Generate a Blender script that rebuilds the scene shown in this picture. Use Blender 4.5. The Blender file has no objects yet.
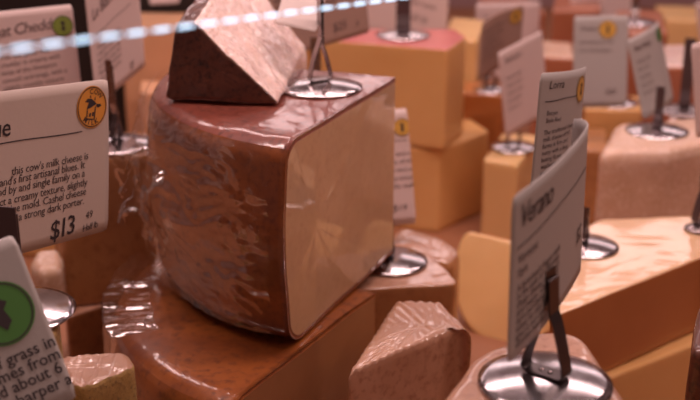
import bpy, math, random
from mathutils import Vector, Matrix, noise
random.seed(7)
S=bpy.context.scene; COL=S.collection
PI=math.pi
# ------------------------------------------------------------------ camera
H=0.50; F=1200.0; PITCH=math.radians(20); CP,SP=math.cos(PITCH),math.sin(PITCH)
cd=bpy.data.cameras.new('camera'); cam=bpy.data.objects.new('camera',cd); COL.objects.link(cam)
cam.location=(0,0,H); cam.rotation_euler=(PI/2-PITCH,0,0)
cd.sensor_width=36; cd.lens=F/700*36; cd.clip_start=.01
cd.dof.use_dof=True; cd.dof.focus_distance=.67; cd.dof.aperture_fstop=8.5
S.camera=cam
S.view_settings.view_transform='Standard'; S.view_settings.look='None'
S.view_settings.gamma=1; S.view_settings.exposure=-0.06
def at(px,py,d):
    v=(200-py)/F*d
    return Vector(((px-350)/F*d, d*CP+v*SP, H-d*SP+v*CP))
def atz(px,py,z):
    return at(px,py,(H-z)/(SP-(200-py)/F*CP))
# ------------------------------------------------------------------ object helpers
def link(name,me,mat=None,parent=None,smooth=True):
    o=bpy.data.objects.new(name,me); COL.objects.link(o)
    if mat: me.materials.append(mat)
    if smooth:
        for p in me.polygons: p.use_smooth=True
    if parent: o.parent=parent
    return o
def mk(name,vs,fs,mat=None,parent=None,smooth=True):
    me=bpy.data.meshes.new(name); me.from_pydata([tuple(v) for v in vs],[],fs); me.update()
    return link(name,me,mat,parent,smooth)
def tag(o,label=None,cat=None,group=None,kind=None):
    if label: o['label']=label
    if cat: o['category']=cat
    if group: o['group']=group
    if kind: o['kind']=kind
    return o
def empty(name,M,label,cat,group=None):
    o=bpy.data.objects.new(name,None); COL.objects.link(o); o.empty_display_size=.01
    o.matrix_world=M if isinstance(M,Matrix) else Matrix.Translation(M)
    return tag(o,label,cat,group)
# ------------------------------------------------------------------ materials
def newmat(name):
    m=bpy.data.materials.new(name); m.use_nodes=True
    nt=m.node_tree; return m,nt,nt.nodes['Principled BSDF']
def mnode(nt,t,**k):
    n=nt.nodes.new(t)
    for a,b in k.items():
        if a in n.inputs: n.inputs[a].default_value=b
        else: setattr(n,a,b)
    return n
def cheese(name,c1,c2,c3=None,scale=40,rough=.5,coat=0.6,crough=.12,wr=.4,wscale=60,stretch=(1,1,1),rot=(0,0,0),sss=.12,spec=.4,dots=0,bump=.15,haze=0):
    """cheese paste or rind; the coat stands for tight plastic film with fine wrinkles"""
    m,nt,b=newmat(name); L=nt.links
    tc=mnode(nt,'ShaderNodeTexCoord')
    n1=mnode(nt,'ShaderNodeTexNoise',Scale=scale*.35,Detail=6.0,Roughness=.6)
    n2=mnode(nt,'ShaderNodeTexNoise',Scale=scale*4,Detail=4.0,Roughness=.6)
    L.new(tc.outputs['Object'],n1.inputs['Vector']); L.new(tc.outputs['Object'],n2.inputs['Vector'])
    r=mnode(nt,'ShaderNodeValToRGB'); r.color_ramp.elements[0].position=.32; r.color_ramp.elements[1].position=.68
    r.color_ramp.elements[0].color=(*c1,1); r.color_ramp.elements[1].color=(*c2,1)
    L.new(n1.outputs['Fac'],r.inputs['Fac']); out=r.outputs['Color']
    if c3:
        r3=mnode(nt,'ShaderNodeValToRGB'); r3.color_ramp.elements[0].position=.5; r3.color_ramp.elements[1].position=.7
        r3.color_ramp.elements[0].color=(0,0,0,1); r3.color_ramp.elements[1].color=(1,1,1,1)
        L.new(n2.outputs['Fac'],r3.inputs['Fac'])
        mx=mnode(nt,'ShaderNodeMixRGB'); L.new(r3.outputs['Color'],mx.inputs['Fac'])
        L.new(out,mx.inputs['Color1']); mx.inputs['Color2'].default_value=(*c3,1); out=mx.outputs['Color']
    # wrinkles
    mp=mnode(nt,'ShaderNodeMapping'); mp.inputs['Scale'].default_value=stretch; mp.inputs['Rotation'].default_value=rot
    L.new(tc.outputs['Object'],mp.inputs['Vector'])
    w=mnode(nt,'ShaderNodeTexNoise',Scale=wscale,Detail=5.0,Roughness=.65,Distortion=.8)
    try: w.noise_type='RIDGED_MULTIFRACTAL'; w.normalize=True
    except Exception: pass
    L.new(mp.outputs['Vector'],w.inputs['Vector'])
    if haze:  # film's whitish haze painted into the base colour along the wrinkles
        rh=mnode(nt,'ShaderNodeValToRGB'); rh.color_ramp.elements[0].position=.45; rh.color_ramp.elements[1].position=.85
        rh.color_ramp.elements[0].color=(0,0,0,1); rh.color_ramp.elements[1].color=(haze,haze,haze,1)
        L.new(w.outputs['Fac'],rh.inputs['Fac'])
        mh=mnode(nt,'ShaderNodeMixRGB'); L.new(rh.outputs['Color'],mh.inputs['Fac']); L.new(out,mh.inputs['Color1'])
        mh.inputs['Color2'].default_value=(.75,.68,.66,1); out=mh.outputs['Color']
    L.new(out,b.inputs['Base Color'])
    bw=mnode(nt,'ShaderNodeBump',Strength=wr,Distance=.0016); L.new(w.outputs['Fac'],bw.inputs['Height'])
    bs=mnode(nt,'ShaderNodeBump',Strength=bump,Distance=.001); L.new(n2.outputs['Fac'],bs.inputs['Height'])
    L.new(bs.outputs['Normal'],b.inputs['Normal']); L.new(bw.outputs['Normal'],b.inputs['Coat Normal'])
    b.inputs['Roughness'].default_value=rough; b.inputs['Coat Weight'].default_value=coat
    b.inputs['Coat Roughness'].default_value=crough; b.inputs['Specular IOR Level'].default_value=spec
    b.inputs['Subsurface Weight'].default_value=sss; b.inputs['Subsurface Scale'].default_value=.008
    b.inputs['Subsurface Radius'].default_value=(1,.5,.2)
    return m
def plain(name,c,rough=.5,metal=0,coat=0,emit=None,es=0,bump=0,bs=200,spec=.5):
    m,nt,b=newmat(name)
    b.inputs['Base Color'].default_value=(*c,1); b.inputs['Roughness'].default_value=rough
    b.inputs['Metallic'].default_value=metal; b.inputs['Coat Weight'].default_value=coat
    b.inputs['Specular IOR Level'].default_value=spec
    tc=mnode(nt,'ShaderNodeTexCoord'); n=mnode(nt,'ShaderNodeTexNoise',Scale=bs,Detail=5.0)
    nt.links.new(tc.outputs['Object'],n.inputs['Vector'])
    r=mnode(nt,'ShaderNodeMapRange'); r.inputs['To Min'].default_value=max(0,rough-.06); r.inputs['To Max'].default_value=min(1,rough+.08)
    nt.links.new(n.outputs['Fac'],r.inputs['Value']); nt.links.new(r.outputs['Result'],b.inputs['Roughness'])
    if bump:
        bb=mnode(nt,'ShaderNodeBump',Strength=bump,Distance=.0006); nt.links.new(n.outputs['Fac'],bb.inputs['Height']); nt.links.new(bb.outputs['Normal'],b.inputs['Normal'])
    if emit: b.inputs['Emission Color'].default_value=(*emit,1); b.inputs['Emission Strength'].default_value=es
    return m
def film(name,wscale=70,stretch=(1,1,1),rot=(0,0,0),dens=.5,bst=.45,fk=.42):
    """loose crumpled plastic film: mostly clear, glossy where it folds"""
    m,nt,b=newmat(name); L=nt.links; nt.nodes.remove(b); out=nt.nodes['Material Output']
    tc=mnode(nt,'ShaderNodeTexCoord'); mp=mnode(nt,'ShaderNodeMapping'); mp.inputs['Scale'].default_value=stretch; mp.inputs['Rotation'].default_value=rot
    L.new(tc.outputs['Object'],mp.inputs['Vector'])
    w=mnode(nt,'ShaderNodeTexNoise',Scale=wscale,Detail=5.0,Roughness=.55,Distortion=1.6)
    try: w.noise_type='RIDGED_MULTIFRACTAL'; w.normalize=True
    except Exception: pass
    L.new(mp.outputs['Vector'],w.inputs['Vector'])
    bp=mnode(nt,'ShaderNodeBump',Strength=bst,Distance=.002); L.new(w.outputs['Fac'],bp.inputs['Height'])
    g=mnode(nt,'ShaderNodeBsdfGlossy',Roughness=.12); g.inputs['Color'].default_value=(1,1,1,1); L.new(bp.outputs['Normal'],g.inputs['Normal'])
    d=mnode(nt,'ShaderNodeBsdfDiffuse'); d.inputs['Color'].default_value=(.72,.56,.50,1); L.new(bp.outputs['Normal'],d.inputs['Normal'])
    t=mnode(nt,'ShaderNodeBsdfTransparent')
    fr=mnode(nt,'ShaderNodeFresnel',IOR=1.5); L.new(bp.outputs['Normal'],fr.inputs['Normal'])
    ma=mnode(nt,'ShaderNodeMath',operation='MULTIPLY_ADD'); L.new(fr.outputs[0],ma.inputs[0]); ma.inputs[1].default_value=fk; ma.inputs[2].default_value=.0
    ma.use_clamp=True
    rr=mnode(nt,'ShaderNodeMapRange'); L.new(w.outputs['Fac'],rr.inputs['Value']); rr.inputs['From Min'].default_value=.35; rr.inputs['From Max'].default_value=.95; rr.inputs['To Max'].default_value=dens
    m1=mnode(nt,'ShaderNodeMixShader'); L.new(rr.outputs['Result'],m1.inputs[0]); L.new(t.outputs[0],m1.inputs[1]); L.new(d.outputs[0],m1.inputs[2])
    m2=mnode(nt,'ShaderNodeMixShader'); L.new(ma.outputs[0],m2.inputs[0]); L.new(m1.outputs[0],m2.inputs[1]); L.new(g.outputs[0],m2.inputs[2])
    L.new(m2.outputs[0],out.inputs['Surface'])
    return m
RINDBROWN=cheese('brown_rind',(.13,.030,.008),(.30,.085,.018),(.14,.034,.010),scale=60,rough=.4,coat=.8,crough=.10,wr=.30,wscale=45,stretch=(.6,.6,3),sss=.05)
RINDTOP=cheese('red_brown_top_rind',(.16,.035,.022),(.26,.07,.045),(.10,.025,.018),scale=60,rough=.42,coat=1,crough=.14,wr=.5,wscale=40,stretch=(2.5,.8,1),rot=(0,0,.6),sss=.05)
RINDORANGE=cheese('orange_brown_rind',(.13,.03,.008),(.34,.10,.02),(.13,.035,.012),scale=40,rough=.4,coat=1,crough=.10,wr=.6,wscale=45,stretch=(2.4,.7,1),rot=(0,0,-.9),sss=.05)
PASTEMAIN=cheese('creamy_tan_paste',(.50,.31,.18),(.60,.39,.235),(.49,.30,.175),scale=35,rough=.5,coat=1,crough=.035,wr=.05,wscale=25,sss=.15,bump=.1)
PASTEDARK=cheese('dull_tan_paste',(.30,.13,.055),(.38,.18,.08),None,scale=25,rough=.5,coat=.8,crough=.1,wr=.2,wscale=30)
RINDDARK=cheese('dark_wedge_rind',(.07,.018,.010),(.14,.040,.020),(.03,.008,.005),scale=70,rough=.45,coat=.8,crough=.1,wr=.4,wscale=60,stretch=(3,1,1),sss=.03)
PALEWRAP=cheese('pale_wrapped_paste',(.74,.52,.46),(.88,.70,.64),(.62,.42,.36),scale=90,rough=.35,coat=1,crough=.14,wr=1.0,wscale=130,bump=1.0,haze=.75)  # strong haze paints the film's whitish sparkle into the colour
PEACH=cheese('peach_paste',(.62,.34,.19),(.70,.41,.25),None,scale=20,rough=.5,coat=.5,crough=.2,wr=.3,wscale=40,haze=.15)
YELLOW=cheese('yellow_paste',(.66,.36,.13),(.74,.44,.18),None,scale=20,rough=.5,coat=.4,crough=.2,wr=.2,wscale=30)
YELLOWP=cheese('pale_yellow_paste',(.72,.45,.19),(.80,.53,.25),None,scale=20,rough=.45,coat=.5,crough=.15,wr=.2,wscale=30)
GOLD=cheese('gold_and_shaded_paste',(.36,.115,.028),(.43,.15,.04),None,scale=20,rough=.45,coat=.7,crough=.12,wr=.25,wscale=30)  # dark side of the big gold wedge: shade put into the colour
REDTOP=cheese('pink_red_rind',(.55,.11,.10),(.68,.20,.18),(.45,.08,.07),scale=60,rough=.35,coat=.8,crough=.2,wr=.5,wscale=60,sss=.05)
TAN=cheese('tan_paste',(.42,.19,.075),(.52,.25,.10),(.36,.15,.06),scale=30,rough=.5,coat=.6,crough=.18,wr=.4,wscale=40,haze=.1)
BRTAN=cheese('brown_tan_paste',(.26,.10,.038),(.34,.14,.055),(.2,.075,.03),scale=30,rough=.5,coat=.7,crough=.15,wr=.4,wscale=40)
PINKTAN=cheese('pink_tan_wrapped',(.42,.22,.14),(.54,.31,.21),(.34,.16,.10),scale=50,rough=.4,coat=1,crough=.12,wr=.5,wscale=50,stretch=(1,1,.5),haze=.25)
WRAPTOP=cheese('wrinkled_wrap_over_tan',(.40,.22,.15),(.50,.30,.21),None,scale=40,rough=.35,coat=1,crough=.08,wr=1.0,wscale=60,stretch=(3.2,.5,1),rot=(0,0,.55),haze=.3)
GOLDTOP=cheese('lit_wrapped_gold_top',(.66,.42,.24),(.76,.52,.32),None,scale=15,rough=.4,coat=1,crough=.10,wr=.55,wscale=22,stretch=(.7,1.8,1),rot=(0,0,.7),haze=.25)  # paler than the gold side: light on the top put into the colour
MOTTLE=cheese('mottled_grey_yellow_rind',(.30,.19,.07),(.50,.34,.13),(.20,.13,.06),scale=90,rough=.6,coat=.2,wr=.3,bump=.6)
ORANGE=cheese('deep_orange_paste',(.36,.12,.06),(.46,.17,.09),None,scale=20,rough=.4,coat=.7,wr=.3)
WHITISH=cheese('whitish_bloomy_rind',(.58,.37,.25),(.70,.48,.36),(.78,.6,.5),scale=60,rough=.5,coat=.7,crough=.2,wr=.6,wscale=70,haze=.35)
METAL=plain('polished_steel',(.62,.58,.60),.16,1,bs=90,bump=.05)
METALD=plain('dark_steel',(.30,.25,.25),.25,1,bs=90)
METALB=plain('darker_steel_strap',(.12,.10,.10),.3,1,bs=90)  # much darker steel for the front clip strap
DARKSTRAP=plain('dark_bronze_strap',(.11,.08,.085),.4,.6)
PAPER=plain('card_paper',(.62,.52,.47),.55,coat=.15,bump=.15,bs=400)
PAPERG=plain('grey_shaded_card_paper',(.46,.43,.42),.55,coat=.1,bump=.15,bs=400)  # grey also holds the lower left card's shade, put into the colour
PAPERP=plain('pink_white_card_paper',(.74,.60,.58),.55,coat=.1,bump=.15,bs=400)
PAPERW=plain('white_card_paper',(.85,.78,.76),.5,coat=.1)
PAPERB=plain('tan_shaded_card_paper',(.36,.23,.19),.55)  # brown holds the shade on the card behind the white one
INK=plain('dark_ink',(.035,.025,.03),.6)
INKG=plain('faded_ink',(.12,.08,.08),.6)
STKO=plain('orange_sticker',(.68,.30,.05),.4,coat=.3)
STKY=plain('yellow_sticker',(.62,.36,.07),.4)
STKG=plain('green_sticker',(.22,.30,.05),.4)
STKG2=plain('deep_green_sticker',(.07,.22,.05),.4)
BLACK=plain('black_plastic',(.012,.009,.01),.45)
FILM=film('loose_plastic_film',wscale=24,stretch=(.5,.5,2.6),rot=(.25,.25,0),dens=.07,bst=.5,fk=.24)
FILM2=film('bunched_plastic_film',wscale=60,stretch=(.5,1,2),dens=.22,bst=.4)
STREAKGLOW=plain('cool_white_streak_glow',(.7,.85,1),.4,emit=(.50,.76,1.0),es=1.9)  # glow imitates a reflection in the case glass, no real lamp
STREAKCORE=plain('clear_streak_core',(.35,.40,.45),.3)
for pm,tr in ((PAPERW,.5),(PAPERG,.15),(PAPER,.15),(PAPERP,.2)):   # paper lets some light through
    nt=pm.node_tree; b=nt.nodes['Principled BSDF']; o_=nt.nodes['Material Output']
    tl=mnode(nt,'ShaderNodeBsdfTranslucent'); tl.inputs['Color'].default_value=b.inputs['Base Color'].default_value
    mx=mnode(nt,'ShaderNodeMixShader'); mx.inputs[0].default_value=tr
    nt.links.new(b.outputs[0],mx.inputs[1]); nt.links.new(tl.outputs[0],mx.inputs[2]); nt.links.new(mx.outputs[0],o_.inputs['Surface'])
# ------------------------------------------------------------------ cheese shapes
def dense_outline(poly,rc,step):
    """polygon -> rounded dense outline; returns points and the edge index each belongs to"""
    n=len(poly); pts=[]; own=[]
    for i in range(n):
        a,b,c=poly[i-1],poly[i],poly[(i+1)%n]
        r1=min(rc,(a-b).length*.4); r2=min(rc,(c-b).length*.4)
        p0=b+(a-b).normalized()*r1; p2=b+(c-b).normalized()*r2
        for k in range(7):
            t=k/6; pts.append(p0*(1-t)**2+b*2*t*(1-t)+p2*t*t); own.append((i-1)%n if t<.5 else i)
        nb=poly[(i+1)%n]; nn=poly[(i+2)%n]
        e=nb+(b-nb).normalized()*min(rc,(b-nb).length*.4)
        m=max(1,int((e-p2).length/step))
        for k in range(1,m): pts.append(p2.lerp(e,k/m)); own.append(i)
    return pts,own
def block(name,poly,z0,z1,label,cat='cheese',bev=.004,rc=.006,step=.006,amp=.0012,nf=18,rind=(),mrind=None,mpaste=None,M=None,ridge=None,group=None,parts=('paste','rind'),dome=0):
    """solid with a polygon footprint; rind = set of edge indices / 'top' / 'bottom' that carry the rind part"""
    P=[Vector((p[0],p[1])) for p in poly]
    if sum(P[i-1].x*P[i].y-P[i].x*P[i-1].y for i in range(len(P)))<0:
        n=len(P); P=P[::-1]; rind={(n-2-e)%n if isinstance(e,int) else e for e in rind}
    out,own=dense_outline(P,rc,step); c=sum(P,Vector((0,0)))/len(P); n=len(out); h=z1-z0; bev=min(bev,h*.35)
    rings=[]  # scale, inset, z, zone
    for s in (.15,.3,.45,.6,.72,.84,.94): rings.append((s,bev,z1,'top'))
    for k in range(5):
        a=k/4*PI/2; rings.append((1,bev*(1-math.sin(a)),z1-bev*(1-math.cos(a)),'top' if k<3 else 'side'))
    m=max(2,int((h-2*bev)/step))
    for k in range(1,m): rings.append((1,0,z1-bev-(h-2*bev)*k/m,'side'))
    for k in range(4):
        a=k/3*PI/2; rings.append((1,bev*(1-math.cos(a)),z0+bev*(1-math.sin(a)),'side'))
    for s in (.7,.35): rings.append((s,bev,z0,'bottom'))
    org=Vector((c.x,c.y,z0)); vs=[]
    sd=Vector((c.x*7.3,c.y*5.1,z0*3))
    def dp(v,zone):
        q=v+sd
        w=noise.noise_vector(q*nf)*amp+noise.noise_vector(q*nf*4)*amp*.3
        if zone=='bottom' or v.z<z0+.002: w.z=max(w.z,0)
        v=v+w
        if dome and zone=='top': v.z+=dome*max(0,1-((v.x-c.x)**2+(v.y-c.y)**2)/(max((p-c).length for p in P)**2))
        if ridge and zone!='bottom': v=v+ridge(v)
        return v
    for s,ins,z,zone in rings:
        for p in out:
            d=p-c; L=d.length; q=c+d*((L-ins)/L)*s
            vs.append(dp(Vector((q.x,q.y,z)),zone)-org)
    R=len(rings)
    vs.append(dp(Vector((c.x,c.y,z1)),'top')-org); vs.append(Vector((c.x,c.y,z0))-org)
    fr,fp=[],[]
    def put(f,zone,e):
        isr=(zone in rind) or (zone=='side' and e in rind)
        (fr if isr else fp).append(f)
    for r in range(R-1):
        zn=rings[r+1][3] if rings[r][3]!='top' or rings[r+1][3]=='top' else 'side'
        for k in range(n):
            k2=(k+1)%n; put((r*n+k,(r+1)*n+k,(r+1)*n+k2,r*n+k2),zn,own[k])
    for k in range(n):
        k2=(k+1)%n; put((R*n,k,k2),'top',0); put((R*n+1,(R-1)*n+k2,(R-1)*n+k),'bottom',0)
    MM=(M or Matrix())@Matrix.Translation(org)
    def sub(nm,fs,mat,par):
        used=sorted({i for f in fs for i in f}); mp={i:j for j,i in enumerate(used)}
        return mk(nm,[vs[i] for i in used],[tuple(mp[i] for i in f) for f in fs],mat,par)
    if fr and fp:
        root=empty(name,MM,label,cat,group)
        sub(parts[0],fp,mpaste,root); sub(parts[1],fr,mrind,root)
    else:
        root=sub(name,fr or fp,mrind if fr else mpaste,None); root.matrix_world=MM; tag(root,label,cat,group)
    return root
def bz(name,pix,zt,z0,label,**k):
    """block whose top outline is seen at these picture points on the plane z=zt"""
    return block(name,[atz(x,y,zt).to_2d() for x,y in pix],z0,zt,label,**k)
def sector(name,c,R,a0,a1,z0,h,rt,rb,label,mr,mp,t=.003,amp=.0012,na=60,mtop=None,cx=0,lean=0):
    """part of a wheel with a rounded rind: children rind and paste"""
    a0,a1=math.radians(a0),math.radians(a1)
    def prof(o):
        P=[(0,-o)]; r=R+o
        for k in range(1,9): P.append(((R-rb)*k/8,-o))
        for k in range(1,9):
            a=k/8*PI/2; P.append((R-rb+(rb+o)*math.sin(a), rb-(rb+o)*math.cos(a)))
        for k in range(1,12):
            f=k/12; P.append((r+.004*math.sin(f*PI), rb+(h-rb-rt)*f))
        for k in range(0,9):
            a=k/8*PI/2; P.append((R-rt+(rt+o)*math.cos(a), h-rt+(rt+o)*math.sin(a)))
        for k in range(1,9): P.append(((R-rt)*(1-k/8),h+o))
        return P
    bo=prof(-t); ro=prof(0)
    bo=[(r,max(z,t)) for r,z in bo]
    def pos(r,z,a):
        v=Vector((r*math.cos(a),r*math.sin(a),z)); w=noise.noise_vector((v+Vector(c))*16)*amp+noise.noise_vector((v+Vector(c))*60)*amp*.3
        if z<.004: w.z=0
        v=v+w; v.z=max(v.z,0 if z>=0 else z)
        # the wheel leans: shift sideways with height
        v.x+=lean*z/h; return v
    root=empty(name,Vector(c),label,'cheese')
    n=len(bo)
    # paste body
    vs=[pos(r,z,a0+(a1-a0)*i/na) for i in range(na+1) for r,z in bo]
    fs=[(i*n+k,i*n+k+1,(i+1)*n+k+1,(i+1)*n+k) for i in range(na) for k in range(n-1)]
    c0=len(vs); vs+= [sum((vs[k] for k in range(n)),Vector())/n, sum((vs[na*n+k] for k in range(n)),Vector())/n]
    for k in range(n):
        k2=(k+1)%n; fs+= [(c0,k2,k),(c0+1,na*n+k,na*n+k2)]
    mk('paste',vs,fs,mp,root,smooth=False)
    def shell(nm,ks,mat):
        vs,fs=[],[]; m=len(ks)
        for i in range(na+1):
            a=a0+(a1-a0)*i/na
            for k in ks: vs.append(pos(*ro[k],a))
            for k in ks: vs.append(pos(*bo[k],a))
        w=2*m
        for i in range(na):
            for k in range(m-1):
                fs.append((i*w+k,(i+1)*w+k,(i+1)*w+k+1,i*w+k+1))
                fs.append((i*w+m+k,i*w+m+k+1,(i+1)*w+m+k+1,(i+1)*w+m+k))
        for i in (0,na):
            for k in range(m-1): fs.append((i*w+k,i*w+k+1,i*w+m+k+1,i*w+m+k))
        o=mk(nm,vs,fs,mat,root)
        return o
    ktop=9+8+11+4
    shell('rind',list(range(0,ktop+1)),mr); shell('top_rind',list(range(ktop,n)),mtop or mr)
    return root
def film_sheet(parent,fn,nu,nv,mat,name='plastic_wrap'):
    vs=[fn(i/(nu-1),j/(nv-1)) for j in range(nv) for i in range(nu)]
    fs=[(j*nu+i,j*nu+i+1,(j+1)*nu+i+1,(j+1)*nu+i) for j in range(nv-1) for i in range(nu-1)]
    o=mk(name,vs,fs,mat); o.parent=parent; o.matrix_parent_inverse=parent.matrix_world.inverted()
    tag(o,'loose clear plastic film'); return o
# ------------------------------------------------------------------ steel card holders
def ribbon(path,w,t,name,mat,parent):
    """flat strip following path in local XZ, its width along Y"""
    vs=[];fs=[]
    for i,p in enumerate(path):
        a=path[max(0,i-1)]; b=path[min(len(path)-1,i+1)]
        d=(Vector(b)-Vector(a)).normalized(); nx,nz=-d.y,d.x
        for s,y in ((1,-w/2),(1,w/2),(-1,w/2),(-1,-w/2)):
            vs.append((p[0]+nx*t*s/2,y,p[1]+nz*t*s/2))
    for i in range(len(path)-1):
        for k in range(4): fs.append((i*4+k,i*4+(k+1)%4,(i+1)*4+(k+1)%4,(i+1)*4+k))
    e=(len(path)-1)*4; fs+=[(3,2,1,0),(e,e+1,e+2,e+3)]
    return mk(name,vs,fs,mat,parent,smooth=False)
def lathe(prof,n,name,mat,parent):
    vs=[];fs=[]
    for r,z in prof:
        for k in range(n): a=2*PI*k/n; vs.append((r*math.cos(a),r*math.sin(a),z))
    for j in range(len(prof)-1):
        for k in range(n): fs.append((j*n+k,j*n+(k+1)%n,(j+1)*n+(k+1)%n,(j+1)*n+k))
    fs.append(tuple(range(n))[::-1]); fs.append(tuple(range((len(prof)-1)*n,len(prof)*n)))
    return mk(name,vs,fs,mat,parent)
def holder(p,label,rz=0,r=.0305,hs=.034,ht=.075,mdisc=None,mstrap=None,tilt=(0,0),holes=False,w=.006,bar=.0085,lean=0):
    M=Matrix.Translation(p)@Matrix.Rotation(math.radians(tilt[0]),4,'X')@Matrix.Rotation(math.radians(tilt[1]),4,'Y')@Matrix.Rotation(math.radians(rz),4,'Z')
    root=empty('card_holder',M,label,'card holder','steel card holders on the cheeses')
    d=.0042
    prof=[(r,0.0002),(r,.0008)]+[(r*(1-k/8), .0008+d*(1-(1-k/8)**2)) for k in range(1,8)]+[(.0005,.0008+d)]
    lathe(prof,64,'base_disc',mdisc or METAL,root)
    z=d+.0015; P=[(lean,ht),(lean*.6,hs+.012),(.0006,hs+.003),(-.0015,hs-.004)]
    for k in range(1,6):
        f=k/6; P.append((-.0015-(bar-.0015)*f**.8, hs-.004-(hs-.004-z-.003)*f))
    P+=[(-bar,z+.0022),(-bar+.0008,z+.0006),(-bar+.002,z),(bar-.002,z),(bar-.0008,z+.0006),(bar,z+.0022)]
    for k in range(5,-1,-1):
        f=k/6; P.append((.0022+(bar-.0022)*f**.8, hs-.004-(hs-.004-z-.003)*f))
    P+=[(.0016,hs+.003),(.0016+lean*.6,hs+.012),(.0016+lean,ht-.004)]
    ribbon(P,w,.0009,'clip_strap',mstrap or METALD,root)
    if holes:
        for x in (-.0022,.0022):
            lathe([(.0013,z+.0005),(.0013,z+.0009),(.0006,z+.0011)],16,'rivet',METALD,root)
            COL.objects[-1].location=(x,0,0)
    return root
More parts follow.
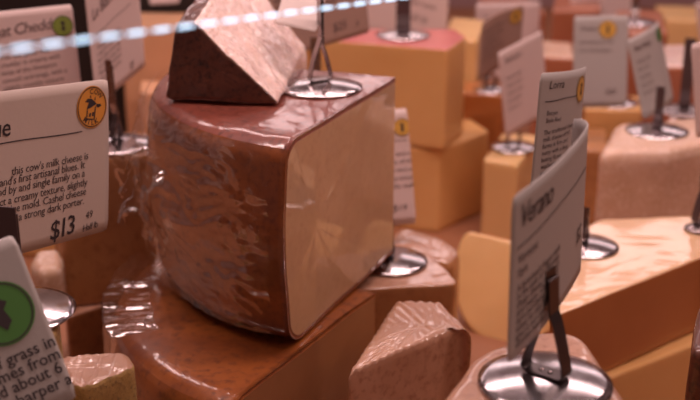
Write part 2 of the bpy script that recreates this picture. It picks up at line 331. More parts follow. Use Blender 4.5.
# ------------------------------------------------------------------ cards with lettering
def text_mesh(s,size,shear=0,sp=1.0,off=0):
    cu=bpy.data.curves.new('t','FONT'); cu.body=s; cu.size=size; cu.shear=shear; cu.space_character=sp; cu.resolution_u=2; cu.offset=off
    o=bpy.data.objects.new('t',cu); COL.objects.link(o)
    dg=bpy.context.evaluated_depsgraph_get(); me=bpy.data.meshes.new_from_object(o.evaluated_get(dg))
    bpy.data.objects.remove(o); bpy.data.curves.remove(cu)
    vs=[v.co.to_2d() for v in me.vertices]; fs=[tuple(p.vertices) for p in me.polygons]
    bpy.data.meshes.remove(me); return vs,fs
def card(TL,TR,BL,label,paper,texts=(),lines=(),sticker=None,bend=None,ink=INK,extra_w=0,corner=.003,nseg=28,wav=0,group='written price cards'):
    """TL,TR,BL world corners. texts=(string,u,v,size,rot,shear) in fractions of width/height"""
    x=(TR-TL); w=x.length+extra_w; x.normalize(); dn=(BL-TL); dn=(dn-x*dn.dot(x)); h=dn.length; up=-dn.normalized()
    y=up.cross(x); 
    M=Matrix((( x.x,y.x,up.x,TL.x),(x.y,y.y,up.y,TL.y),(x.z,y.z,up.z,TL.z),(0,0,0,1)))
    root=empty('price_card',M,label,'price card',group)
    hd=bend or (lambda t:0)
    N=120; tab=[(0,0)]
    for i in range(N):
        a=hd((i+.5)/N); tab.append((tab[-1][0]+math.cos(a)*w/N, tab[-1][1]+math.sin(a)*w/N))
    def S_(u,v,off=0):
        t=min(max(u/w,0),1)*N; i=min(int(t),N-1); f=t-i
        px=tab[i][0]*(1-f)+tab[i+1][0]*f; py=tab[i][1]*(1-f)+tab[i+1][1]*f; a=hd(u/w)
        if u<0: px=u*math.cos(a); py=u*math.sin(a)
        py+=wav*math.sin(v/h*4+u/w*2)
        return Vector((px+math.sin(a)*off, py-math.cos(a)*off, -v))
    # paper: grid with rounded corners
    nv=14; vs=[];fs=[]
    for side in (0,1):
        for j in range(nv+1):
            for i in range(nseg+1):
                u=w*i/nseg; v=h*j/nv
                # pull the corner points in for rounding
                v_=v; 
                if i in(0,nseg) and j in (0,nv): u=u+(corner*.3 if i==0 else -corner*.3); v_=v+(corner*.3 if j==0 else -corner*.3)
                vs.append(S_(u,v_,0 if side==0 else -.0005))
    m=(nseg+1)*(nv+1)
    for j in range(nv):
        for i in range(nseg):
            a=j*(nseg+1)+i; q=(a,a+nseg+1,a+nseg+2,a+1); fs.append(q); fs.append(tuple(k+m for k in q[::-1]))
    rim=[i for i in range(nseg+1)]+[j*(nseg+1)+nseg for j in range(1,nv+1)]+[nv*(nseg+1)+i for i in range(nseg-1,-1,-1)]+[j*(nseg+1) for j in range(nv-1,0,-1)]
    for k in range(len(rim)):
        a,b=rim[k],rim[(k+1)%len(rim)]; fs.append((a,b,b+m,a+m))
    mk('paper',vs,fs,paper,root)
    vs=[];fs=[]
    def addt(s,u,v,size,rot=0,shear=0,off=.0004,VV=None,FF=None,sp=1.0,bold=0):
        VV=vs if VV is None else VV; FF=fs if FF is None else FF
        a,b=text_mesh(s,size,shear,sp,bold); n=len(VV); c_,s_=math.cos(math.radians(rot)),math.sin(math.radians(rot))
        for p in a: VV.append(S_(u+p.x*c_-p.y*s_, v-(p.x*s_+p.y*c_), off))
        FF.extend(tuple(i+n for i in f) for f in b)
    for t in texts:
        s,u,v,size=t[:4]; rot=t[4] if len(t)>4 else 0; sh=t[5] if len(t)>5 else 0; sp=t[6] if len(t)>6 else 1; bo=t[7] if len(t)>7 else 0
        addt(s,u*w,v*h,size,rot,sh,sp=sp,bold=bo)
    for (u0,v0,u1,v1,th) in lines:
        n=len(vs); K=16
        for k in range(K+1):
            f=k/K; u=(u0+(u1-u0)*f)*w; v=(v0+(v1-v0)*f)*h+math.sin(f*9)*th*.5
            vs.append(S_(u,v-th/2,.0004)); vs.append(S_(u,v+th/2,.0004))
        for k in range(K): fs.append((n+2*k,n+2*k+1,n+2*k+3,n+2*k+2))
    if vs: mk('lettering',vs,fs,ink,root,smooth=False)
    if sticker:
        u,v,r,mat,kind=sticker; u*=w; v*=h
        def disc(r0,r1,off,nm,mat,par,cu=u,cv=v,K=40):
            a=[];b=[]
            for k in range(K):
                t=2*PI*k/K
                a.append(S_(cu+math.cos(t)*r1,cv+math.sin(t)*r1,off)); a.append(S_(cu+math.cos(t)*r0,cv+math.sin(t)*r0,off))
            for k in range(K):
                k2=(k+1)%K; b.append((2*k,2*k+1,2*k2+1,2*k2))
            return a,b
        a,b=disc(.0001,r,.0005,'sticker',mat,root)
        st=mk('sticker',a,b,mat,root,smooth=False); tag(st,'round %s sticker'%('green' if mat in (STKG,STKG2) else 'orange' if mat is STKO else 'yellow'))
        V=[];Fc=[]
        def addp(pts,off=.0007):
            n=len(V)
            for x_,y_ in pts: V.append(S_(u+x_*r,v-y_*r,off))
            Fc.append(tuple(range(n,n+len(pts))))
        a,b=disc(r*.90,r*.95,.0007,'',None,None); Fc+= [tuple(i+len(V) for i in f) for f in b]; V+=a
        if kind=='cow':
            for word,ac,sg in (('COW',70,1),('MILK',-100,-1)):
                for i,ch in enumerate(word):
                    if sg>0: an=ac-(i-(len(word)-1)/2)*24; rr=.62; rot=an-90
                    else: an=ac+(i-(len(word)-1)/2)*20; rr=.84; rot=an+90
                    ta=math.radians(an); tw,_=text_mesh(ch,r*.34); wd=max([q.x for q in tw] or [0])
                    x_=math.cos(ta)*rr*r-math.cos(math.radians(rot))*wd/2; y_=math.sin(ta)*rr*r-math.sin(math.radians(rot))*wd/2
                    addt(ch,u+x_,v-y_,r*.34,rot,0,.0007,V,Fc,bold=r*.006)
            # cow head: dark brow with ears and horns, muzzle outline, patches
            addp([(-.30,.42),(-.05,.40),(.16,.26),(.30,.12),(.12,.06),(-.02,.0),(-.22,-.05),(-.38,-.12),(-.30,.10),(-.22,.22),(-.48,.28)])
            addp([(.30,.12),(.56,.10),(.62,.0),(.40,-.06),(.24,.02)]); addp([(.32,.08),(.52,.06),(.54,.02),(.42,-.02)],.0009)
            addp([(-.16,.46),(-.10,.60),(-.06,.44)]); addp([(.14,.34),(.22,.50),(.22,.28)])
            addp([(-.36,-.14),(-.28,-.12),(-.34,-.50),(.10,-.56),(.12,-.62),(-.42,-.56)]); addp([(.18,.0),(.26,.0),(.16,-.58),(.08,-.58)])
            addp([(-.20,-.28),(-.08,-.26),(-.10,-.44),(-.24,-.44)]); addp([(.0,-.24),(.12,-.26),(.08,-.44),(-.04,-.42)])
        else:
            addp([(-.25,.35),(.0,.5),(.28,.3),(.1,.1),(.22,-.3),(.0,-.55),(-.2,-.3),(-.05,.05)])
        e=mk('emblem',V,Fc,INK,st,smooth=False)
    return root
def cpx(tl,tr,bl,*a,**k): return card(at(*tl),at(*tr),at(*bl),*a,**k)
# ================================================================== SETTING
def slab(name,x0,x1,y0,y1,z0,z1,mat):
    vs=[(x,y,z) for x in(x0,x1) for y in(y0,y1) for z in (z0,z1)]
    o=mk(name,vs,[(0,1,3,2),(4,6,7,5),(0,4,5,1),(2,3,7,6),(0,2,6,4),(1,5,7,3)],mat,None,False); tag(o,kind='structure'); return o
DECK=plain('dusky_deck_liner',(.30,.125,.06),.5,bs=30,bump=.1)
WALL=plain('mauve_back_panel',(.30,.18,.18),.5,bs=20)
slab('floor',-1.5,1.5,.2,2.6,-.02,0,DECK)
slab('wall_back',-1.5,1.5,2.6,2.63,-.02,1.5,WALL)
# ================================================================== MAIN PILE
MC=Vector((.034,.868,.1408))
main=sector('cheese_wedge',MC,.182,160,246,.14,.140,.017,.020,'large wrapped quarter wheel with dark brown rind and cut tan face in the middle',RINDBROWN,PASTEMAIN,mtop=RINDTOP)
low=sector('cheese_wedge',(.018,.797,0),.190,150,241,0,.1385,.018,.02,'orange-brown wrapped wheel piece lying under the large brown quarter wheel',RINDORANGE,PASTEDARK,mtop=RINDORANGE)
# loose film round the left of the big wheel
def fm(u,v):
    th=math.radians(243-85*u); z=.012+v*.125
    r=.186+.004*noise.noise(Vector((u*5,v*5,0)))+.003*abs(noise.noise(Vector((u*18,v*14,3))))
    bul=math.exp(-((u-.72)/.25)**2-((v-.50)/.30)**2)
    r+=.012*bul*(1+.5*noise.noise(Vector((u*14,v*9,7))))+.002
    if v>.9: r-=(v-.9)*.07
    return MC+Vector((r*math.cos(th),r*math.sin(th),z))
film_sheet(main,fm,110,80,FILM)
def tail(u,v):
    base=at(160,165,.80); tip=at(113,178,.80)
    a=v*2.2-1.1; p=base.lerp(tip,u); wdt=.014+.018*u*abs(math.sin(u*2.4))
    j=noise.noise_vector(Vector((u*7,v*9,1)))*.006*u
    return p+Vector((-.25*math.sin(a)*wdt*.6, math.cos(a*1.7)*.010*(1-u*.5), math.sin(a)*wdt))+j+Vector((0,0,-.012*u*u+.006*math.sin(u*9+v*6)*u))
film_sheet(main,tail,40,46,FILM2,'wrap_tail')
LC=Vector((.018,.797,0))
def fl(u,v):
    th=math.radians(205-45*u); r=.1945+.002*noise.noise(Vector((u*6,v*6,2)))+.0022*abs(noise.noise(Vector((u*24,v*3,5))))
    z=.02+.124*min(1,v*1.5); 
    if v>.66: r-= (v-.66)*.10; z=.1425+.0015*abs(noise.noise(Vector((u*22,v*5,8))))
    elif v>.5: r-=((v-.5)/.16)**2*.006
    return LC+Vector((r*math.cos(th),r*math.sin(th),z))
film_sheet(low,fl,80,60,FILM2)
# small wedge lying on top
F2=atz(164,101,.2815); F3=atz(280,106,.2815); xa=(F3-F2).normalized(); ya=Vector((0,.10,1)); ya=(ya-xa*ya.dot(xa)).normalized(); za=xa.cross(ya)
F2=F2+Vector((0,0,.001))
MW=Matrix(((xa.x,ya.x,za.x,F2.x),(xa.y,ya.y,za.y,F2.y),(xa.z,ya.z,za.z,F2.z),(0,0,0,1)))
Lw=(F3-F2).length
block('cheese_wedge',[(0,0),(Lw,0),(.023,.054),(.009,.051)],-.13,0,'small dark-rinded wrapped wedge with a pale cut face, on top of the large brown one',
  bev=.003,rc=.004,step=.003,amp=.0012,nf=55,rind={'top',2,3},mrind=RINDDARK,mpaste=PALEWRAP,M=MW,ridge=lambda v: Vector((-.006,.022+.25*max(0,v.y),0))*(min(1,max(0,v.y/.004+(v.x-(Lw-.008))/.008)))*max(0,-v.z/.13))
holder(atz(320,87.5,.1405+.1405),'steel card holder standing on the large brown quarter wheel',rz=27,hs=.034,ht=.082,w=.0065)
cpx((290,-28,.885),(330,-20,.885),(287,26,.842),'small blank white card held above the large brown quarter wheel',PAPERW,wav=.0004)
# ================================================================== CENTRE, FRONT
def rdg(v):
    s=math.sin(v.x*900+v.y*420+4*noise.noise(v*30)); return Vector((0,0,.0006*s*(1+noise.noise(v*60)))) if v.z>.12 else Vector((0,0,0))
bz('cheese_wedge',[(346,374),(462,324),(474,332),(440,300),(395,299)],.15,0,'wrapped tan wedge with creased shiny film on top, low in the centre foreground',
   bev=.006,rc=.006,step=.0035,rind={'top'},mrind=WRAPTOP,mpaste=PINKTAN,ridge=rdg,parts=('paste','wrapped_top'))
bz('cheese_wedge',[(345,290),(458,284),(440,263),(415,243),(350,243)],.13,0,'tan wedge carrying the steel disc between the large brown quarter wheel and the yellow blocks',bev=.002,rind={'top'},mrind=PINKTAN,mpaste=TAN)
holder(atz(389,261,.131),'steel card holder on the tan wedge, half hidden by the large brown quarter wheel',rz=70,hs=.02,ht=.03,bar=.005)
bz('cheese_wedge',[(378,246),(452,262),(462,250),(445,236),(400,225)],.11,0,'small wrapped tan wedge behind the tan wedge with the steel disc',bev=.008,rc=.01,rind={'top'},mrind=WRAPTOP,mpaste=TAN,parts=('paste','wrapped_top'))
bz('cheese_block',[(350,135),(410,147),(440,149),(489,131),(470,118),(380,118)],.099,0,'lower yellow-tan block carrying the block with the pink-red top',bev=.002,rc=.003,mpaste=YELLOW,amp=.0006)
bz('cheese_block',[(300,38),(447,50),(466,37),(455,29),(320,29)],.212,.100,'yellow block with pink-red top rind, topmost of the yellow stack behind',bev=.002,rc=.003,rind={'top'},mrind=REDTOP,mpaste=YELLOW,amp=.0006)
holder(atz(403,35,.213),'dark card holder standing on the block with the pink-red top',rz=90,mdisc=METAL,mstrap=DARKSTRAP,hs=.02,w=.016,bar=.004)
# right of centre
bz('cheese_block',[(483,160),(518,166),(540,135),(503,133)],.095,0,'tall narrow pale yellow block right of the yellow stack',bev=.003,rc=.004,mpaste=YELLOWP,amp=.0006,rind={'top'},mrind=YELLOWP)
holder(atz(513,147,.0965),'card holder lying on the tall narrow pale yellow block',rz=20,r=.026,hs=.034,ht=.06)
# half wheel leaning
ax=Vector((-.45,-.80,.42)).normalized(); xx=ax.cross(Vector((0,0,1))).normalized(); yy=ax.cross(xx)
q=at(514,270,1.11); MQ=Matrix(((xx.x,yy.x,ax.x,q.x),(xx.y,yy.y,ax.y,q.y),(xx.z,yy.z,ax.z,q.z),(0,0,0,1)))
block('cheese_round',[(math.cos(a*PI/12)*.061,max(-.027,math.sin(a*PI/12)*.073)) for a in range(24)],-.026,0,'pale round cheese leaning on its side behind the written card in front',bev=.004,rc=.01,mpaste=YELLOWP,mrind=GOLD,rind=set(range(24)),M=MQ,amp=.0006)
# big gold cheese right
pb=[(550,318),(700,258),(790,235),(690,216),(600,219),(562,240)]
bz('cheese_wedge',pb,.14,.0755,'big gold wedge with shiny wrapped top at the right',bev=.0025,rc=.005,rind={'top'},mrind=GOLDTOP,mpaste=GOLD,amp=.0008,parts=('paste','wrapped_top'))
holder(atz(583,246,.1405),'steel card holder on the big gold wedge, partly behind the written card',rz=60,r=.028,hs=.02,ht=.03,bar=.005)
bz('cheese_wedge',[(546,372),(610,378),(730,330),(800,290),(600,268),(560,300)],.075,0,'pale yellow wedge under the big gold wedge',bev=.003,mpaste=YELLOW,amp=.0008)
bz('cheese_wedge',[(690,352),(760,352),(770,300),(700,300)],.18,0,'dark-rinded cheese at the lower right corner',bev=.006,rc=.01,mpaste=RINDDARK)
# front cheese with disc
bz('cheese_wedge',[(412,430),(474,352),(536,329),(578,330),(632,400),(640,470),(560,520),(430,500)],.233,.1205,'wrapped tan cheese in front carrying the large steel disc',bev=.008,rc=.012,step=.005,rind={'top'},mrind=PINKTAN,mpaste=PINKTAN,dome=.001)
bz('cheese_wedge',[(405,590),(430,470),(500,440),(600,440),(680,520),(640,620)],.12,0,'wrapped tan cheese beneath the one with the large steel disc',bev=.006,mpaste=TAN,step=.01)
hp=atz(545,383,.235)
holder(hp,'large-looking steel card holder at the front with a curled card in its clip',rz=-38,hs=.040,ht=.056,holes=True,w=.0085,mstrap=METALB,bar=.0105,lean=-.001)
# curled card in front
BLc=at(507,366,.50); TLc=at(513,198,.475); BRc=at(586,258,.605)
TRc=TLc+(BRc-BLc)
LH=TLc-BLc
body=['A farmstead cheese made','in the style of a Pyrenees','sheep cheese, sweet, rich','and creamy. Clover, wild','mint and thyme give each','wheel its own flavor,','aged in our cave on','wooden boards.']
card(TLc,TRc,BLc,'grey curled card lettered Verano, clipped in the front steel holder',PAPERG,
  texts=[('Verano',.05,.215,.0150,0,.25,.85),('Vermont',.05,.42,.0060,0,.1),('Style',.05,.50,.0055,0,.1)]+[(t,.05,.59+.05*i,.0048,0,.15,1.05,.00004) for i,t in enumerate(body)]+[('$2',.72,.72,.011,0,.1)],
  lines=[(.04,.32,.85,.26,.0006)],bend=lambda t:-.12+.24*t if t<.86 else .09+(t-.86)*9,sticker=None)
card(at(541,73,.745),at(592,67,.80),at(523,200,.755),'card lettered Lorra with a yellow sticker, behind the curled Verano card',PAPERG,
  texts=[('Lorra',.12,.13,.0075,0,.2),('Basque',.12,.34,.0042),('Style Rind',.12,.40,.0042)]+[(t,.10,.50+.055*i,.0045,4,.1) for i,t in enumerate(['The traditional sheep','milk cheese of hill','farms is firm and','nutty with a deep','lasting flavor,','washed in brine','and aged.'])],
  lines=[(.08,.23,.72,.21,.0006)],sticker=(.78,.17,.0088,STKY,'goat'),bend=lambda t:-.25+.6*t)
# ================================================================== LEFT
card(at(-62,99,.63),at(109,79,.74),at(-66,277,.647),'large card with orange COW MILK sticker and $13 price at the left',PAPER,
  texts=[('Cashel Blue',-.13,.265,.0150,0,.1,.95,.0001),
   ("this cow's milk cheese is",.385,.505,.0067,1,.1,.95),("of Ireland's first artisanal blues. It",.20,.563,.0067,1,.1,.95),("made by hand by and single family on a",.08,.621,.0067,1,.1,.95),
   ("Expect a creamy texture, slightly",.215,.679,.0067,1,.1,.95),("natural blue mold. Cashel cheese",.20,.737,.0067,1,.1,.95),("pairs with a strong dark porter.",.215,.795,.0067,1,.1,.95),
   ('$13',.605,.965,.0165,3,.15,.8,.00015),('49',.84,.885,.0066,3,.1),('Half lb',.82,.965,.0060,3,.15,.9)],
  lines=[(.0,.305,.82,.31,.0007)],sticker=(.885,.165,.0130,STKO,'cow'),wav=.0005)
# dark strap of its holder in front, and the holder
holder(at(16,312,.62),'card holder below the COW MILK card, its dark strap in front of the card',rz=78,hs=.03,ht=.058,w=.011,mstrap=DARKSTRAP,bar=.006)
bz('cheese_wedge',[(-40,345),(40,343),(57,332),(60,310),(20,299),(-40,300)],at(16,312,.62).z-.001,0,'small yellow-rinded cheese under the card holder at the left edge',bev=.004,mpaste=MOTTLE)
cpx((-115,282,.545),(14,234,.56),(-62,455,.54),'grey-shaded card with green sticker in the lower left corner',PAPERG,
  texts=[('notes of grass in this',.14,.70,.0078,2,0,1,.0001),('it comes from the',.26,.775,.0078,2,0,1,.0001),('aged about 6',.30,.85,.0078,2,0,1,.0001),('sharper and',.52,.925,.0078,2,0,1,.0001)],
  sticker=(.70,.40,.0150,STKG2,'goat'))
bz('cheese_wedge',[(52,162),(150,154),(158,134),(70,128),(45,140)],.21,.0855,'brown-tan wrapped wedge at the left, upper of two stacked, with a card holder on top',bev=.003,rc=.006,rind={'top'},mrind=PINKTAN,mpaste=TAN)
bz('cheese_wedge',[(66,318),(160,286),(176,262),(60,262)],.085,0,'brown-tan wrapped wedge at the left, lower of two stacked',bev=.003,rind={'top'},mrind=PINKTAN,mpaste=BRTAN)
holder(atz(117,144,.2113),'card holder with dark strap on the stacked wedge left of the brown quarter wheel',rz=60,hs=.022,ht=.07,w=.006,bar=.005,mstrap=METALD,lean=-.004)
bz('cheese_round',[(28,262),(36,248),(58,246),(64,256),(62,266),(38,270)],.135,0.0855,'small pale wrapped cheese at the left between the two cards',bev=.008,rc=.006,mpaste=WHITISH)
bz('cheese_wedge',[(-20,372),(86,386),(136,366),(126,352),(60,356),(-20,354)],.155,0,'mottled yellow-rinded wedge with shiny film on top, lower left beside the grey-shaded card',bev=.003,rc=.006,step=.004,rind={'top'},mrind=WRAPTOP,mpaste=MOTTLE,ridge=rdg,parts=('rind','wrapped_top'))
smtext=['This raw goats milk','cheddar is creamy with','hints of the Hampton','smooth and tangy, with a','slightly crumbly texture','and a lasting finish.','Wonderful on crackers','or melted on bread.']
cpx((-14,13,.95),(72,4,.98),(-10,118,.97),'pink-white card lettered Goat Cheddar with green sticker, top left',PAPERP,
  texts=[('Goat Cheddar',-.10,.25,.0125,3,.25,.9)]+[(t,.08,.46+.075*i,.0052,3,.1) for i,t in enumerate(smtext)],lines=[(.05,.36,.80,.28,.0006)],sticker=(.86,.20,.0085,STKG,'goat'),ink=INKG)
cpx((84,-12,.93),(136,-44,1.02),(83,118,.95),'pink-white card lettered Le Blanca with orange sticker, between Goat Cheddar card and dark wedge',PAPERP,
  texts=[('Le Blanca',.08,.30,.014,10,.25,.9)]+[(t,.10,.55+.055*i,.0052,4,.1) for i,t in enumerate(['This goats milk cheese','is aged for two months,','has a light citrus tang','and a soft white rind.','Made on a small farm','and a family favorite.'])]+[('$5',.68,.92,.0085,4,.2)],lines=[(.12,.42,.80,.36,.0006)],sticker=(.90,.22,.009,STKO,'goat'),ink=INKG)
bz('cheese_block',[(120,30),(205,30),(205,12),(128,12)],.19,0,'orange-tan block behind the dark wedge and the Le Blanca card',bev=.003,mpaste=PEACH)
bz('cheese_block',[(140,92),(215,96),(215,82),(140,80)],.13,0,'lower orange-tan block left of the brown quarter wheel, behind',bev=.004,mpaste=PEACH)
bz('cheese_block',[(-30,112),(52,116),(60,98),(-30,95)],.16,0,'orange-tan block behind the COW MILK card at the left edge',bev=.004,mpaste=YELLOW)
# black bin at the back left
bb=block('storage_bin',[at(-10,60,1.62).to_2d(),at(215,60,1.62).to_2d(),at(225,60,1.75).to_2d(),at(-15,60,1.75).to_2d()],0,.30,'black plastic bin behind the cards at the back left',cat='bin',bev=.004,mpaste=BLACK,amp=0,step=.02)
cpx((148,-20,1.45),(178,-22,1.45),(149,5,1.45),'plain pink card edge at the top left above the orange block',PAPERP)
# ================================================================== CARDS BEHIND CENTRE
cpx((246,-40,1.30),(300,-40,1.30),(248,55,1.32),'blank pinkish card behind the small dark wedge',PAPERP)
bz('cheese_block',[(262,112),(345,112),(345,98),(262,98)],.215,0,'tan block hidden behind the large brown quarter wheel',bev=.003,mpaste=TAN)
holder(atz(316,104,.2155),'blurred card holder behind the large brown quarter wheel, under the shade-browned $25 card',rz=80,w=.009,hs=.02,ht=.06,bar=.004)
cpx((262,-18,1.03),(362,-42,1.10),(268,62,1.05),'shade-browned card with $25 price behind the blank white card',PAPERB,
  texts=[(t,.08,.20+.09*i,.0060,0,.15) for i,t in enumerate(['cheese made from raw milk and','aged in caves a full year, has a','rich and fruity flavor, sharp and','a firm smooth texture, lovely','with fruit and red wine.'])]+[('$25',.62,.86,.011,3,.2),('lb',.86,.86,.006,3,.2)],ink=INKG)
cpx((358,-60,1.52),(452,-55,1.50),(358,32,1.55),'large pink-white card standing behind the block with the pink-red top',PAPERP,
  texts=[('creamy and sweet',.45,.45,.008,-12,.1),('with butter notes',.40,.60,.008,-12,.1),('$25 lb',.55,.80,.011,-14,.2)],ink=INKG)
cpx((361,112,1.02),(407,108,1.02),(361,228,1.03),'narrow white card with yellow cow sticker between the brown quarter wheel and the yellow stack',PAPERP,
  texts=[(t,.42,.40+.07*i,.0055,0,.1) for i,t in enumerate(['rich and nut','taste of the','hills and so','very smooth','melts well'])]+[('$19',.5,.88,.008,0,.2)],lines=[(.1,.27,.95,.27,.0005)],sticker=(.86,.16,.0075,STKY,'goat'),ink=INKG)
cpx((482,24,1.24),(533,7,1.28),(474,84,1.27),'tan card with gold sticker right of the pink-red topped block',PAPERB,
  texts=[(t,.10,.25+.12*i,.0060,2,.1) for i,t in enumerate(['Mountain cheese','whole cow milk','aged one year','sweet grassy and','fruity flavor'])],sticker=(.86,.17,.0085,STKY,'goat'),ink=INKG,bend=lambda t:.5-.7*t)
cpx((498,53,1.25),(542,30,1.30),(498,143,1.28),'pale card with rising lettering behind the Lorra card',PAPERP,
  texts=[('Robusto',.12,.16,.0085,0,.2)]+[(t,.10,.35+.09*i,.0052,0,.1) for i,t in enumerate(['A gouda style','cheese with a','caramel taste','and crystals','of salt in it'])],ink=INKG)
cpx((574,16,1.33),(629,15,1.33),(577,108,1.35),'grey-pink card with gold sticker behind the Lorra card at the right',PAPERG,
  texts=[('Sweet Grass',.12,.16,.0075,0,.2)]+[(t,.10,.30+.09*i,.0055,0,.1) for i,t in enumerate(['soft ripened rind','lush and buttery'])]+[('$22',.6,.85,.008,0,.2)],sticker=(.62,.15,.010,STKY,'goat'),ink=INKG)
cpx((627,40,1.18),(659,21,1.22),(640,122,1.20),'grey card with green sticker at its right edge, above the pinkish wheel',PAPERG,
  texts=[('Manchego',.10,.17,.0065,0,.2,1,.0001)]+[(t,.10,.32+.10*i,.0048,0,.1) for i,t in enumerate(['sheep milk','firm, dry','and salty','with nuts','lemon too'])],sticker=(.88,.14,.0075,STKG2,'goat'),ink=INKG,bend=lambda t:-.3+.6*t)
cpx((691,44,1.0),(760,30,1.02),(690,140,1.02),'pale card cut off by the right edge',PAPERP)
holder(atz(699,229,.1412),'dark card holder at the right edge on the big gold wedge',rz=20,w=.009,hs=.03,ht=.10,r=.012,bar=.005,mstrap=DARKSTRAP,mdisc=METALD)
# ================================================================== BACK RIGHT CHEESES
bz('cheese_wedge',[(598,150),(608,152),(672,150),(712,142),(750,128),(720,116),(615,122)],.16,.0605,'thick whitish wrapped wheel piece with a steel disc on top, behind the big gold wedge',bev=.012,rc=.012,rind={0,1,'top',5},mrind=WHITISH,mpaste=WHITISH)
block('cheese_wedge',[atz(x,y,.16).to_2d() for x,y in [(600,149),(712,142),(748,128),(720,117),(618,122)]],0,.06,'tan wedge beneath the thick whitish wheel piece',bev=.004,mpaste=TAN)
holder(atz(657,131,.1605),'steel card holder on the thick whitish wheel piece',rz=60,w=.008,ht=.045,hs=.02,bar=.005,mstrap=DARKSTRAP)
bz('cheese_block',[(560,150),(608,151),(606,128),(565,128)],.09,0,'tan block left of the thick whitish wheel piece',bev=.003,mpaste=TAN)
bz('cheese_block',[(584,110),(643,110),(640,96),(590,96)],.112,0,'gold block with steel disc on top behind the thick whitish wheel piece',bev=.003,mpaste=YELLOW)
holder(atz(614,102,.1125),'steel card holder on the gold block, behind the whitish wheel piece',rz=80,w=.010,hs=.02,ht=.06,bar=.006,mstrap=DARKSTRAP)
bz('cheese_wedge',[(444,38),(478,41),(485,20),(452,17)],.18,0,'bright yellow wedge right behind the pink-red topped block',bev=.003,mpaste=YELLOWP)
bz('cheese_block',[(458,93),(503,96),(508,84),(466,81)],.13,0,'tan block below the tan card with gold sticker',bev=.003,mpaste=GOLD)
holder(atz(490,90,.1305),'card holder on the tan block beside the yellow stack',rz=30,hs=.026,ht=.05,r=.02)
bz('cheese_block',[(552,10),(601,10),(600,-6),(556,-6)],.16,0,'deep orange block at the top right behind the grey-pink card',bev=.004,mpaste=ORANGE)
bz('cheese_wedge',[(534,56),(575,58),(572,42),(540,40)],.13,0,'red-brown wrapped wedge below the deep orange block',bev=.006,rind={'top'},mrind=WHITISH,mpaste=ORANGE)
bz('cheese_wedge',[(608,32),(668,32),(662,10),(615,10)],.17,0,'orange cheese with a bright steel disc at the top right',bev=.006,mpaste=ORANGE)
holder(atz(634,22,.1705),'steel card holder on the orange cheese at the top right',rz=80,w=.01,hs=.02,bar=.005)
bz('cheese_wedge',[(660,66),(712,66),(708,44),(664,44)],.17,0,'orange wrapped wedge at the right edge above the thick whitish wheel piece',bev=.006,rind={'top'},mrind=PALEWRAP,mpaste=ORANGE)
bz('cheese_wedge',[(668,118),(722,118),(718,105),(672,104)],.14,0,'pinkish wrapped wedge at the right edge below the orange wrapped wedge',bev=.006,mpaste=PALEWRAP)
holder(atz(684,110,.1415),'dark card holder near the right edge behind the steel disc',rz=70,w=.012,hs=.02,ht=.08,bar=.004,mstrap=DARKSTRAP,mdisc=METALD)
# back rows
mats=[PALEWRAP,YELLOWP,TAN,ORANGE,WHITISH,PINKTAN]
nm=['pale wrapped','pale yellow','tan','deep orange','whitish','pink-tan']
nb=['at the far left','left of the middle','behind the small dark wedge','behind the large pink-white card','behind the bright yellow wedge','behind the deep orange block','behind the bright steel disc','at the far right']
for i,x in enumerate([-.42,-.26,-.10,.08,.27,.42,.58,.74]):
    k=(i*5+1)%6; y=1.98+.06*((i*3)%2); w=.055
    block('cheese_wedge',[(x-w,y),(x+w,y-.01),(x+w*.8,y+.11),(x-w*.8,y+.12)],0,.10+.015*(i%3),'%s cheese in the farthest row, %s'%(nm[k],nb[i]),bev=.005,mpaste=mats[k],step=.012)
for i,(x,z,t) in enumerate([(-.16,.03,'over the black bin'),(.19,.0,'above the bright yellow wedge'),(.33,.02,'left of the deep orange block'),(.52,.0,'right of the bright steel disc')]):
    p=Vector((x,1.80,.16+z)); card(p,p+Vector((.10,.02,.012*(i-1))),p+Vector((0,-.005,-.12)),'blurred pink-white card in the back row, %s'%t,PAPERP,
      texts=[(s,.1,.2+.13*j,.008,0,.2) for j,s in enumerate(['Farmhouse','whole milk','rich flavor','$20'])],ink=INKG)
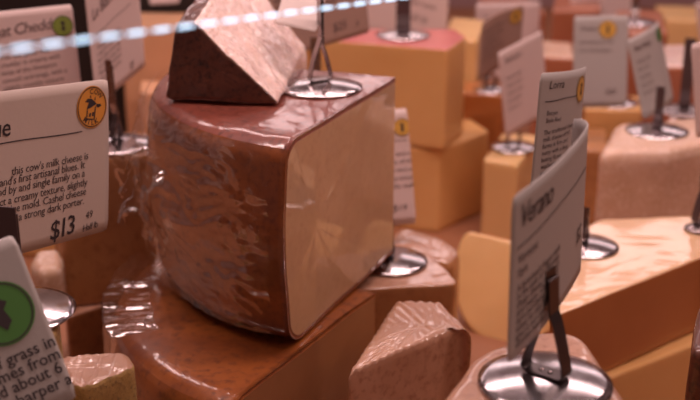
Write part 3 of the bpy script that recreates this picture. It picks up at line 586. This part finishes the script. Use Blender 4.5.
# ================================================================== glowing streak added in place of a reflection in the case glass
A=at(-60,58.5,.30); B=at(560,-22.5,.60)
streak=empty('reflection_streak',A,'glowing beads added for a glass reflection streak crossing the upper left','glass reflection')
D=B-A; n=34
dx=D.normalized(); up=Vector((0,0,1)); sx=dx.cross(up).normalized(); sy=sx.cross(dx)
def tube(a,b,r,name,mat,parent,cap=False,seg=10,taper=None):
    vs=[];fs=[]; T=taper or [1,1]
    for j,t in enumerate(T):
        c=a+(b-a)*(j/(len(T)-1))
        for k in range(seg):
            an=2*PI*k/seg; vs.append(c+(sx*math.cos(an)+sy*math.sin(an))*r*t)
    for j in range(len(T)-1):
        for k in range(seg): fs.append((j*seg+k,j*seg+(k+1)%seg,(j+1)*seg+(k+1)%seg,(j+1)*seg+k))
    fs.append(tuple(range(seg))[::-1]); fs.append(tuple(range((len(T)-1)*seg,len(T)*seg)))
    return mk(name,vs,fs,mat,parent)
tube(Vector((0,0,0)),D,.00018,'streak_core',STREAKCORE,streak)
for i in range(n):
    a=D*(i/n); b=D*((i+.80)/n); tube(a,b,.0006,'glow_bead',STREAKGLOW,streak,taper=[.35,.8,1,1,1,.8,.35])
# ================================================================== LIGHT
def area(loc,rot,sx_,sy_,e,c):
    l=bpy.data.lights.new('case_or_fill_lamp','AREA'); l.shape='RECTANGLE'; l.size=sx_; l.size_y=sy_; l.energy=e; l.color=c
    o=bpy.data.objects.new('case_or_fill_lamp',l); COL.objects.link(o); o.location=loc; o.rotation_euler=rot; return o
area((.1,.86,1.25),(0,0,0),1.7,.10,17,(1,.69,.65))
area((0,1.75,1.15),(math.radians(-12),0,0),1.7,.10,9,(1,.70,.68))
area((.7,-.15,1.4),(math.radians(35),math.radians(28),0),.9,.5,4.5,(1,.60,.44))  # unseen warm fill added at the front right, not a case lamp
area((.15,2.45,.80),(math.radians(-78),0,0),2.2,.14,3.2,(1,.74,.74))  # unseen lamp added low at the back to put sheen on the tops
W=bpy.data.worlds.new('world'); S.world=W; W.use_nodes=True; nt=W.node_tree; bg=nt.nodes['Background']
tc=mnode(nt,'ShaderNodeTexCoord'); nn=mnode(nt,'ShaderNodeTexNoise',Scale=3.0,Detail=3.0); nt.links.new(tc.outputs['Generated'],nn.inputs['Vector'])
cr=mnode(nt,'ShaderNodeValToRGB'); cr.color_ramp.elements[0].position=.4; cr.color_ramp.elements[0].color=(.07,.03,.025,1); cr.color_ramp.elements[1].position=.7; cr.color_ramp.elements[1].color=(.42,.24,.22,1)
nt.links.new(nn.outputs['Fac'],cr.inputs['Fac']); nt.links.new(cr.outputs['Color'],bg.inputs['Color']); bg.inputs['Strength'].default_value=.7
